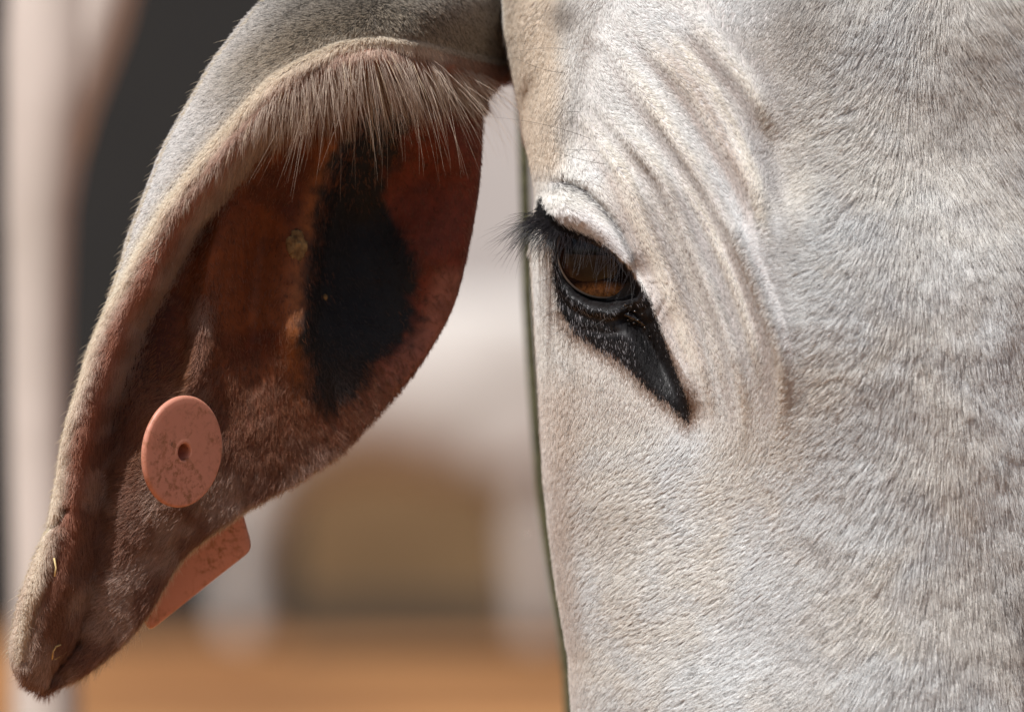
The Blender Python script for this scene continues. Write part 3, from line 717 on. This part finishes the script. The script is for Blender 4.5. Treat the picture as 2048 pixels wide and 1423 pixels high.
def ear_depth(px, py):
    rel, s, al, A = ear_rel(px, py)
    y = _ear_tps(px, py) + rel
    _, sd, a = pline(px, py, RIDGE1)
    e = smooth(0, .15, a) * smooth(1, .75, a)
    y = y - e * 9 * np.where(sd > 0, np.exp(-(sd / 16) ** 2), np.exp(-(sd / 60) ** 2))
    _, sd, a = pline(px, py, RIDGE2)
    e = smooth(0, .3, a) * smooth(1, .8, a)
    y = y - e * 6.5 * np.where(sd < 0, np.exp(-(sd / 22) ** 2), np.exp(-(sd / 40) ** 2))
    _, sd, a = pline(px, py, [(560, 330), (530, 430), (515, 540), (505, 650), (500, 760), (480, 880)])
    y = y + 4.0 * np.exp(-(sd / 30) ** 2) * smooth(0, .3, a) * smooth(1, .6, a)
    _, sd, a = pline(px, py, VALL)
    y = y + 5 * np.exp(-(sd / 30) ** 2) * smooth(0, .25, a)
    # rim: cream edge groove, small bumps; folded notch near the tip; vein on the back
    y = y + 0.7 * np.exp(-((s + 12) / 5) ** 2) * smooth(.9, .75, al)
    y = y + 0.9 * np.exp(-((s - 18 - 8 * np.sin(al * 30)) / 10) ** 2)
    _, sd, a = pline(px, py, [(640, 0), (560, 55), (500, 130), (452, 205)])
    y = y + 1.0 * np.exp(-(sd / 7) ** 2) * smooth(0, .1, a) * smooth(1, .7, a)
    d, sd, a = pline(px, py, [(70, 1062), (95, 1058), (118, 1040), (132, 1010)])
    y = y + 3.5 * np.exp(-(d / 9) ** 2)
    d, sd, a = pline(px, py, [(98, 1368), (115, 1335), (150, 1295), (165, 1270)])
    y = y + 4.5 * np.exp(-(d / 10) ** 2)
    d, sd, a = pline(px, py, [(150, 1310), (135, 1240), (150, 1160)])
    y = y - 1.5 * np.exp(-(d / 25) ** 2)
    y = y + 1.6 * (fbm(px, py, 120, 6) - 0.5) + 0.5 * (fbm(px, py, 30, 8) - 0.5)
    return y

def ear_cols(px, py):
    rel, s, al, A = ear_rel(px, py)
    c = np.array([0.30, 0.27, 0.24]) * np.ones(px.shape + (3,))                 # back skin
    ins = smooth(-6, 14, s)
    skin = mix([0.16, 0.048, 0.016], [0.08, 0.020, 0.009], smooth(.35, .65, fbm(px, py, 160, 14)))
    skin = mix(skin, [0.05, 0.015, 0.009], smooth(440, 330, px + 0.30 * (py - 500)) * smooth(330, 460, py) * smooth(1000, 850, py))
    skin = mix(skin, [0.20, 0.085, 0.055], smooth(720, 900, py + 0.25 * (px - 400)) )
    skin = mix(skin, [0.135, 0.030, 0.016], smooth(700, 780, px - 0.05 * (py - 400)))
    skin = mix(skin, [0.24, 0.10, 0.075], smooth(40, 0, inpoly(px, py, [(960, 560), (905, 700), (780, 850), (640, 960), (600, 960), (640, 860), (760, 780), (860, 650), (890, 560)])))
    skin = mix(skin, [0.26, 0.10, 0.035], 0.7 * np.exp(-(pline(px, py, RIDGE1)[1] + 14) ** 2 / 500) )
    blk = inpoly(px, py, [(745, 150), (700, 270), (655, 370), (632, 460), (618, 580), (612, 700), (616, 790), (650, 825), (705, 800), (750, 750), (795, 700), (838, 630), (850, 560), (825, 490), (790, 450), (765, 400), (765, 340), (800, 270), (850, 180), (850, 120)])
    blk = blk + 80 * (fbm(px, py, 70, 17) - 0.5) + 22 * (vnoise(px, py, 11, 19) - .5)
    skin = mix(skin, [0.010, 0.011, 0.013], smooth(30, -20, blk))
    sp = fbm(px, py, 14, 23); skin = mix(skin, [0.03, 0.015, 0.01], 0.6 * smooth(0.76, 0.84, sp))
    c = mix(c, skin, ins)
    rm = np.exp(-((s - 26) / 20) ** 2)
    c = mix(c, [0.36, 0.15, 0.10], 0.8 * rm)
    return c

def build_ear():
    sec = np.array(SEC, float)          # (n,2,2)
    n = len(sec); t = np.arange(n); ts = np.linspace(0, n - 1, 430)
    # smooth interpolation (Catmull-Rom)
    def cr(v):
        i = np.clip(np.floor(ts).astype(int), 0, n - 2); f = ts - i
        g = lambda k: v[np.clip(k, 0, n - 1)]
        p0, p1, p2, p3 = g(i - 1), g(i), g(i + 1), g(i + 2); f = f[:, None]
        return 0.5 * ((2 * p1) + (-p0 + p2) * f + (2 * p0 - 5 * p1 + 4 * p2 - p3) * f ** 2 + (-p0 + 3 * p1 - 3 * p2 + p3) * f ** 3)
    Lp, Rp = cr(sec[:, 0]), cr(sec[:, 1])
    # slight irregularity of the margins
    k = np.arange(len(Lp)); Lp[:, 0] += 2.5 * (vnoise(k, k * 0, 14) - .5) ; Rp += 3 * (vnoise(k, k * 0, 19, 3)[:, None] - .5)
    wdt = np.maximum(np.hypot(*(Rp - Lp).T), 1)
    nu = 230; u0 = np.linspace(0, 1, nu); u = 0.5 - 0.5 * np.cos(u0 * math.pi); u = 0.6 * u + 0.4 * u0
    PX = Lp[:, :1] + (Rp[:, :1] - Lp[:, :1]) * u[None]; PY = Lp[:, 1:] + (Rp[:, 1:] - Lp[:, 1:]) * u[None]
    D = ear_depth(PX, PY)
    eL = u[None] * wdt[:, None]; eR = (1 - u[None]) * wdt[:, None]
    def roll(e, w, h): return h * (1 - np.sqrt(np.clip(1 - (1 - np.clip(e / w, 0, 1)) ** 2, 0, 1)))
    D = D + roll(eL, np.interp(np.arange(430), [0, 200, 330, 429], [40, 36, 22, 14])[:, None], 6) + roll(eR, 13, 2.6)
    tipk = smooth(405, 429, np.arange(430.0))[:, None]; D = D + 3 * tipk
    V = P3(PX, PY, D / 1000)
    sheet = Sheet(PX, PY, V)
    # back surface: follows the cup at ear thickness, bulging
    bx = u * (1 - u) * 4
    edge = np.clip(np.minimum(eL, eR) / 60, 0, 1)
    # smooth the depth for the back
    Db = D.copy()
    for _ in range(60):
        Db[:, 1:-1] = (Db[:, :-2] + 2 * Db[:, 1:-1] + Db[:, 2:]) / 4
    Db = np.maximum(Db, D) + 3.6 * np.sqrt(edge)
    VB = P3(PX, PY, Db / 1000)
    nR, nC = PX.shape
    idx = np.arange(nR * nC).reshape(nR, nC); n0 = nR * nC
    inner = VB[:, 1:-1].reshape(-1, 3); ib = n0 + np.arange(nR * (nC - 2)).reshape(nR, nC - 2)
    IB = np.concatenate([idx[:, :1], ib, idx[:, -1:]], 1)
    F1 = np.stack([idx[:-1, :-1], idx[:-1, 1:], idx[1:, 1:], idx[1:, :-1]], -1).reshape(-1, 4)
    F2 = np.stack([IB[:-1, :-1], IB[1:, :-1], IB[1:, 1:], IB[:-1, 1:]], -1).reshape(-1, 4)
    caps = []
    for r in (0, nR - 1):
        a = idx[r]; b = IB[r]
        for j in range(nC - 1):
            q = [a[j], a[j + 1], b[j + 1], b[j]]; q = list(dict.fromkeys(q))
            if len(q) > 2: caps.append(tuple(int(x) for x in (q if r else q[::-1])))
    C = ear_cols(PX, PY).reshape(-1, 3); CB = np.full((len(inner), 3), (0.42, 0.36, 0.30))
    o = mesh_obj('ear', np.vstack([V.reshape(-1, 3), inner]), F1[:, ::-1].tolist() + F2[:, ::-1].tolist() + caps, M_EARSKIN, cols=np.vstack([C, CB]))
    keep(o, COW)
    return o, sheet
EAR, ES = build_ear()

EFLOW = [(400, 250, 225), (330, 400, 235), (500, 100, 220), (620, 60, 235), (700, 30, 250), (800, 30, 285), (900, 40, 320), (950, 100, 325), (300, 520, 235), (250, 600, 240),
         (650, 150, 262), (750, 150, 268), (850, 170, 290), (940, 190, 300), (550, 230, 255), (450, 330, 258), (380, 430, 255), (300, 580, 250), (240, 720, 250), (190, 850, 258),
         (395, 700, 215), (440, 700, 300), (370, 780, 200), (500, 760, 275), (560, 780, 255), (620, 780, 290), (520, 900, 262), (450, 900, 265), (600, 900, 285), (420, 980, 235), (500, 980, 240),
         (350, 1040, 225), (300, 1100, 228), (250, 1150, 215), (230, 1000, 190), (230, 1250, 230), (160, 1050, 285), (120, 1150, 280), (90, 1250, 282), (170, 1300, 225), (130, 950, 262), (700, 850, 300), (800, 700, 300), (500, 500, 270), (880, 400, 280)]

def build_ear_fur(n):
    def inner_bare(px, py):
        """share of hair kept (dark concha is nearly bare)"""
        _, s, al, A = ear_rel(px, py)[0:4]
        bare = smooth(60, 110, s) * smooth(810, 620, py - 0.05 * px) * smooth(150, 260, py)
        ridge = np.exp(-(pline(px, py, RIDGE2)[1] / 34) ** 2) * smooth(520, 640, py)
        k = np.maximum(1 - bare, 0.7 * ridge)
        sparse = smooth(50, 100, s) * smooth(1010, 820, py) * (1 - ridge)
        return k * (1 - 0.62 * sparse)
    def dens(px, py):
        _, s, al, A = ear_rel(px, py)
        d = 0.05 + 0.95 * inner_bare(px, py)
        return d * np.where(s < 0, 1.5, 1.0) * smooth(-150, -60, py)
    px, py, rt, nm = ES.sample(n, dens)
    rel, s, al, A = ear_rel(px, py)
    ang = flow(px, py, EFLOW, 48) + rng.normal(0, 0.16, n) + 0.8 * (fbm(px, py, 60, 33) - 0.5)
    back = s < -2
    L = np.where(back, 0.0016 + 0.0012 * rng.random(n), 0.0032 + 0.0028 * rng.random(n))
    deep = (1 - inner_bare(px, py)); L = np.where(~back, L * (1 - 0.65 * deep), L)
    lift = np.where(back, 0.35 + 0.5 * rng.random(n), 0.22 + 0.2 * rng.random(n))
    # edge fuzz on the silhouettes stands off
    c = np.zeros((n, 3))
    bk = mix(np.array([0.50, 0.455, 0.40]) * np.ones((n, 3)), [0.84, 0.82, 0.80], smooth(560, 360, px + 0.4 * (py - 200)))  # sunlit outer side of the back painted lighter
    bk = mix(bk, [0.44, 0.36, 0.26], 0.7 * np.exp(-((s + 40) / 50) ** 2) * smooth(250, 100, py))
    dk = rng.random(n) < 0.10 + 0.18 * smooth(400, 600, px) + 0.25 * np.exp(-((px - 740) ** 2 + (py - 40) ** 2) / 20000); bk[dk] *= 0.18
    bk = mix(bk, [0.66, 0.50, 0.40], smooth(600, 800, py) * 0.85)
    bk = mix(bk, [0.44, 0.31, 0.24], smooth(1040, 1120, py) * 0.7 * smooth(-24, -4, s))
    inn = mix(np.array([0.34, 0.185, 0.13]) * np.ones((n, 3)), [0.56, 0.41, 0.34], smooth(.4, .65, fbm(px, py, 70, 41)))
    inn = mix(inn, [0.24, 0.09, 0.04], 0.85 * np.clip(deep * 1.3, 0, 1))
    inn = mix(inn, [0.045, 0.046, 0.05], 0.9 * smooth(10, -30, inpoly(px, py, [(650, 380), (628, 470), (618, 580), (612, 700), (616, 790), (650, 825), (705, 800), (750, 750), (795, 700), (838, 630), (850, 560), (825, 490), (760, 400)]) + 80 * (fbm(px, py, 70, 17) - 0.5) + 50 * (rng.random(n) - .5)))
    inn = mix(inn, [0.36, 0.17, 0.08], 0.6 * smooth(400, 380, px) * smooth(650, 700, py) * smooth(1000, 850, py) * smooth(250, 300, px))
    dk2 = rng.random(n) < 0.22; inn[dk2] *= 0.45
    rim = np.exp(-((s + 2) / 17) ** 2); rim2 = np.exp(-((s - 34) / 16) ** 2)
    c = np.where(back[:, None], bk, inn)
    c = mix(c, [0.86, 0.77, 0.64], 0.9 * rim * smooth(.02, .15, al)); c = mix(c, [0.50, 0.21, 0.13], 0.7 * rim2 * smooth(.98, .8, al))  # cream rim with edge light painted in, reddish band inside it
    c = mix(c, [0.62, 0.52, 0.44], 0.55 * np.exp(-((s - 75) / 22) ** 2) * smooth(0.15, .3, al) * smooth(.75, .6, al))
    c *= (1 + 0.3 * (rng.random((n, 1)) - 0.5))
    L = np.where(np.abs(s) < 30, L * 0.75, L)
    pts = np.zeros((n, 4, 3))
    pts[back] = grow(px[back], py[back], rt[back], nm[back], ang[back], L[back], lift[back], clump=9.0, ck=0.4, bend=0.4, wob=0.12)
    m = ~back
    pts[m] = grow(px[m], py[m], rt[m], nm[m], ang[m], L[m], lift[m], clump=16.0, ck=0.55, bend=0.6, wob=0.10)
    curves_obj('ear_fur', pts, radii(n, 4, 0.00005 + 0.00002 * rng.random(n)), np.clip(c, 0.004, .9), M_EARFUR, EAR)

def build_fringe():
    """long hairs hanging from the upper rim over the ear opening"""
    n = 3500
    pts = np.array(RIM[0:13], float); seg = np.hypot(*(pts[1:] - pts[:-1]).T); t = np.concatenate([[0], np.cumsum(seg)]) / seg.sum()
    u = 0.05 + 0.95 * rng.random(n) ** 0.9
    x = np.interp(u, t, pts[:, 0]); y = np.interp(u, t, pts[:, 1])
    inx = 20 + 62 * rng.random(n)                       # how far inside the rim
    nx = np.interp(u, [0, .35, .5, 1], [0.0, 0.1, 0.35, 0.80]); ny = np.sqrt(1 - nx ** 2)
    px = x + nx * inx; py = y + ny * inx
    dep = ear_depth(px, py) / 1000
    rt = P3(px, py, dep)
    # hair direction: over the lip, then down
    a = np.interp(u, [0, .15, .3, .45, .6, .8, 1], [312, 298, 280, 262, 250, 246, 244])
    a = np.radians(a + rng.normal(0, 8, n) + 60 * (fbm(px, py, 38, 51) - .5))
    ln = np.interp(u, [0, .12, .3, .45, .6, .8, 1], [50, 90, 135, 104, 46, 26, 18]) * (0.35 + 0.95 * rng.random(n)) * S
    K = 7; f = np.linspace(0, 1, K)
    P = np.zeros((n, K, 3)); p = rt.copy(); P[:, 0] = p
    out = 0.55 + 0.35 * rng.random(n)
    for k in range(1, K):
        fm = (f[k] + f[k - 1]) / 2
        aa = a + (1.5 * math.pi - a) * 0.35 * fm
        d = np.stack([np.cos(aa), -(out * (1 - 1.5 * fm)) * np.ones(n) , np.sin(aa)], -1)
        d /= np.linalg.norm(d, axis=-1, keepdims=True)
        p = p + d * (ln / (K - 1))[:, None]; P[:, k] = p
    q = px + 14 * (vnoise(px, py, 25, 61) - .5); cl = np.floor(q / 24) * 24 + 12 + 10 * np.sin(np.floor(q / 24) * 7.3); P[:, :, 0] += ((cl - px) * S * 0.4)[:, None] * f[None] ** 1.5
    c = mix(np.array([0.36, 0.27, 0.22]) * np.ones((n, 3)), [0.68, 0.58, 0.48], rng.random(n) ** 1.3)
    hot = rng.random(n) < 0.04; c[hot] = [0.8, 0.66, 0.48]
    curves_obj('ear_fringe', P, radii(n, K, 0.00005 + 0.00003 * rng.random(n), .2), c, M_EARFUR, EAR)
    # stray long hairs
    m = 120; u = rng.random(m); px = 600 + 380 * u; py = 150 - 30 * np.sin(u * 3.1) + 40 * rng.random(m); d0 = ear_depth(px, py) / 1000
    sp = []
    for i in range(m):
        l = 120 + 120 * rng.random(); a = R(np.interp(px[i], [600, 760, 980], [248, 272, 318]) + rng.normal(0, 9))
        ex, ey = px[i] + l * math.cos(a), py[i] - l * math.sin(a)
        sp.append((P3(px[i], py[i], d0[i]), P3((px[i] + ex) / 2 + 8, (py[i] + ey) / 2 - 14, d0[i] - 0.008), P3(ex, ey, d0[i] - 0.004)))
    strands('stray_hairs', sp, EAR, M_EARFUR, np.array([0.66, 0.56, 0.46]), 0.00005, 10)
    # silhouette fuzz along the back and the tip
    sp = []
    Ls = np.array([a for a, _ in SEC], float)
    for i in range(2600):
        t = 3 + 19 * rng.random(); k = int(t); f = t - k
        k = min(k, len(Ls) - 2); x, y = Ls[k] * (1 - f) + Ls[k + 1] * f; tg = Ls[k + 1] - Ls[k]; tg /= np.hypot(*tg)
        nx, ny = (tg[1] * -1, tg[0]) ; nx, ny = (-abs(nx), -abs(ny)) if k < 15 else (-abs(nx), ny)
        x += 2; y0 = (ear_depth(np.array([x + 10]), np.array([y]))[0] + 4) / 1000
        l = 8 + 14 * rng.random() + (18 if rng.random() < .05 else 0); j = rng.normal(0, .35)
        ex = x + l * (nx * .55 + tg[0] * .8 + j * .3); ey = y + l * (ny * .55 + tg[1] * .8)
        sp.append((P3(x + 6, y, y0), P3((x + ex) / 2 + nx * 4, (y + ey) / 2 + ny * 4, y0), P3(ex, ey, y0 + 0.001)))
    Rs = np.array([b for _, b in SEC], float)
    for i in range(4200):
        t = 11 + 11 * rng.random(); k = min(int(t), len(Rs) - 2); f = t - k
        x, y = Rs[k] * (1 - f) + Rs[k + 1] * f; y0 = (ear_depth(np.array([x - 8]), np.array([y - 8]))[0] + 2) / 1000
        l = 8 + 16 * rng.random() + (26 * rng.random() if 16.5 < t < 21 and rng.random() < .6 else 0); a = rng.normal(R(232), .35)
        ex, ey = x + l * math.cos(a) + 4, y - l * math.sin(a) 
        sp.append((P3(x - 5, y - 6, y0), P3((x + ex) / 2 + 5, (y + ey) / 2 + 1, y0), P3(ex, ey, y0 + 0.001)))
    strands('ear_edge_hair', sp, EAR, M_EARFUR, np.array([0.68, 0.60, 0.46]), 0.00005, 5)
build_ear_fur(330000)
build_fringe()

# ------------------------------------------------------------------ ear tag
def plastic_mat():
    m, nt, b = new_mat('salmon_plastic')
    tc = nt.nodes.new('ShaderNodeTexCoord')
    def nz(sc, det, lo, hi, stretch=None):
        n = nt.nodes.new('ShaderNodeTexNoise'); n.inputs['Scale'].default_value = sc; n.inputs['Detail'].default_value = det; n.inputs['Roughness'].default_value = 0.65
        if stretch:
            mp = nt.nodes.new('ShaderNodeMapping'); mp.inputs['Scale'].default_value = stretch; mp.inputs['Rotation'].default_value = (0, 0.5, 0)
            nt.links.new(tc.outputs['Object'], mp.inputs[0]); nt.links.new(mp.outputs[0], n.inputs['Vector'])
        else: nt.links.new(tc.outputs['Object'], n.inputs['Vector'])
        r = nt.nodes.new('ShaderNodeMapRange'); r.inputs[1].default_value = lo; r.inputs[2].default_value = hi
        nt.links.new(n.outputs[0], r.inputs[0]); return r.outputs[0]
    dirt = nz(520, 12, 0.47, 0.62); big = nz(75, 5, 0.40, 0.58); spot = nz(420, 4, 0.66, 0.72); scr = nz(300, 6, 0.60, 0.70, (1, 1, 0.18))
    mu = nt.nodes.new('ShaderNodeMath'); mu.operation = 'MULTIPLY'; nt.links.new(dirt, mu.inputs[0]); nt.links.new(big, mu.inputs[1])
    m1 = nt.nodes.new('ShaderNodeMix'); m1.data_type = 'RGBA'; m1.inputs[6].default_value = (0.52, 0.225, 0.155, 1); m1.inputs[7].default_value = (0.26, 0.10, 0.04, 1); nt.links.new(mu.outputs[0], m1.inputs[0])
    m2 = nt.nodes.new('ShaderNodeMix'); m2.data_type = 'RGBA'; m2.inputs[7].default_value = (0.08, 0.03, 0.015, 1); nt.links.new(spot, m2.inputs[0]); nt.links.new(m1.outputs[2], m2.inputs[6])
    m3 = nt.nodes.new('ShaderNodeMix'); m3.data_type = 'RGBA'; m3.inputs[7].default_value = (0.42, 0.16, 0.09, 1); nt.links.new(scr, m3.inputs[0]); nt.links.new(m2.outputs[2], m3.inputs[6])
    nt.links.new(m3.outputs[2], b.inputs['Base Color']); b.inputs['Roughness'].default_value = 0.5
    b.inputs['Subsurface Weight'].default_value = 0.15; b.inputs['Subsurface Radius'].default_value = (0.003, 0.0015, 0.001); b.inputs['Subsurface Scale'].default_value = 1
    return m
M_TAG = plastic_mat()
def build_tag():
    c0 = P3(367, 903, 0.006)
    T = empty('ear_tag', c0.tolist(), label='dirty salmon-pink plastic tag pinned through the cow\'s drooping ear', cat='ear tag')
    # round button: lathe, turned so that it reads as an ellipse
    nrm = np.array([0.72, -0.68, -0.10]); nrm /= np.linalg.norm(nrm)
    up = np.array([-0.12, 0, 1.0]); up -= (up @ nrm) * nrm; up /= np.linalg.norm(up); rt = np.cross(up, nrm)
    Rd = 0.0161; Rx = 0.0143
    prof = [(0.0, -0.009), (0.0024, -0.009), (0.0024, -0.0012), (0.0024, 0.0001), (0.0026, 0.00035), (0.0032, 0.0004), (0.0035, 0.00033), (0.0040, 0.0003), (0.008, 0.0003), (0.0135, 0.0003), (0.0150, 0.00027), (0.0154, 0.0002), (0.0158, -0.0001), (0.0160, -0.0005), (0.0160, -0.0011), (0.0156, -0.0014), (0.006, -0.0016), (0.0030, -0.004), (0.0028, -0.010), (0.0, -0.010)]
    n = 96; V = []; 
    for r, h in prof:
        for i in range(n):
            q = 2 * math.pi * i / n
            V.append(rt * (r * 0.96 * math.cos(q)) + up * (r * math.sin(q)) + nrm * h)
    m = len(prof)
    F = [(k * n + i, k * n + (i + 1) % n, (k + 1) * n + (i + 1) % n, (k + 1) * n + i) for k in range(m - 1) for i in range(n)]
    o = mesh_obj('button', np.array(V), F, M_TAG); o.parent = T
    o.data.materials[0] = M_TAG
    # rectangular flag hanging behind the ear: rounded slab
    corners = [(482, 1010), (505, 1098), (298, 1262), (270, 1200), (330, 1080), (400, 985)]
    rad = [10, 20, 16, 30, 30, 30]
    out = []
    C = np.array(corners, float)
    for i in range(len(C)):
        a, b, c = C[i - 1], C[i], C[(i + 1) % len(C)]
        u = (a - b) / np.hypot(*(a - b)); v = (c - b) / np.hypot(*(c - b)); r = rad[i]
        p, q = b + u * r, b + v * r
        for k in range(9):
            f = k / 8; out.append((1 - f) ** 2 * p + 2 * f * (1 - f) * b + f ** 2 * q)
    out = np.array(out); cen = out.mean(0); nn = len(out)
    def dep(p): return 0.040 + 0.020 * (p[..., 0] - 400) / 200 * 0.5 + 0.004 * ((p[..., 1] - 1120) / 140)
    rings = []
    for (sc, dy) in ((0.0, 0), (0.5, 0), (0.93, 0), (0.985, 0.0002), (1.0, 0.0008), (0.985, 0.0014), (0.93, 0.0016), (0.5, 0.0016), (0.0, 0.0016)):
        pts = cen + (out - cen) * sc; rings.append(P3(pts[:, 0], pts[:, 1], dep(pts) + dy))
    V = np.vstack(rings) - c0; m = len(rings)
    F = [(k * nn + i, (k + 1) * nn + i, (k + 1) * nn + (i + 1) % nn, k * nn + (i + 1) % nn) for k in range(m - 1) for i in range(nn)]
    o = mesh_obj('flag', V, F, M_TAG, smooth=True); o.parent = T
build_tag()

# ------------------------------------------------------------------ small dirt and straw
M_CRUST = noise_mat('crust', (0.10, 0.055, 0.02), (0.26, 0.17, 0.07), 500, bump=0.5)
M_STRAW = noise_mat('straw', (0.55, 0.40, 0.16), (0.75, 0.60, 0.30), 400)
def lump(px, py, r, seed, nm='dirt_clump', label='dry crumbly brown dirt clump stuck on the ridge inside the ear'):
    g = np.random.default_rng(seed); n1, n2 = 28, 18
    TH, PH = np.meshgrid(np.linspace(0, 2 * math.pi, n1, endpoint=False), np.linspace(0.05, math.pi - .05, n2))
    d = np.stack([np.sin(PH) * np.cos(TH), np.cos(PH), np.sin(PH) * np.sin(TH)], -1)
    k = 0.75 + 0.6 * vnoise(d[..., 0] * 3 + d[..., 1] * 2 + seed, d[..., 2] * 3 + d[..., 1], 0.7)
    V = d * (k * 1)[..., None] * np.array([r[0], r[1], r[2]])
    c = P3(px, py, ear_depth(np.array([px * 1.0]), np.array([py * 1.0]))[0] / 1000 - r[1] * 0.2)
    V = V.reshape(-1, 3); idx = np.arange(n1 * n2).reshape(n2, n1); nx = np.roll(idx, -1, 1)
    F = np.stack([idx[:-1], nx[:-1], nx[1:], idx[1:]], -1).reshape(-1, 4).tolist() + [tuple(range(n1))[::-1], tuple(idx[-1].tolist())]
    o = mesh_obj(nm, V, F, M_CRUST); o.location = c.tolist()
    return tag(o, label=label, cat='dirt')
lump(592, 492, (0.0026, 0.0012, 0.0042), 3)
lump(650, 594, (0.0007, 0.0005, 0.0008), 5, label='tiny tan crumb on the black skin inside the ear')
def straw(pts, label, r=0.00025):
    cl = np.array([P3(a, b, ear_depth(np.array([a * 1.0]), np.array([b * 1.0]))[0] / 1000 - 0.0022) for a, b in pts]); c0 = cl[0].copy(); cl = cl - c0
    n = 8; V = []
    for k, c in enumerate(cl):
        tg = cl[min(k + 1, len(cl) - 1)] - cl[max(k - 1, 0)]; tg /= np.linalg.norm(tg); a = np.cross(tg, (0.1, 1, 0.05)); a /= np.linalg.norm(a); b = np.cross(tg, a)
        for i in range(n): V.append(c + r * (a * math.cos(i * math.pi / 4) + b * 0.5 * math.sin(i * math.pi / 4)))
    m = len(cl); F = [(k * n + i, k * n + (i + 1) % n, (k + 1) * n + (i + 1) % n, (k + 1) * n + i) for k in range(m - 1) for i in range(n)] + [tuple(range(n))[::-1], tuple((m - 1) * n + i for i in range(n))]
    o = mesh_obj('straw_bit', np.array(V), F, M_STRAW); o.location = c0.tolist()
    tag(o, label=label, cat='straw', group='straw bits on the ear tip')
straw([(104, 1318), (106, 1302), (112, 1292), (122, 1288)], 'curved golden straw bit at the very tip of the ear')
straw([(108, 1318), (120, 1312), (134, 1302)], 'short straight straw bit lying beside the curved one on the ear tip')
straw([(108, 1115), (112, 1135), (109, 1152)], 'thin upright straw bit on the left flap of the ear')
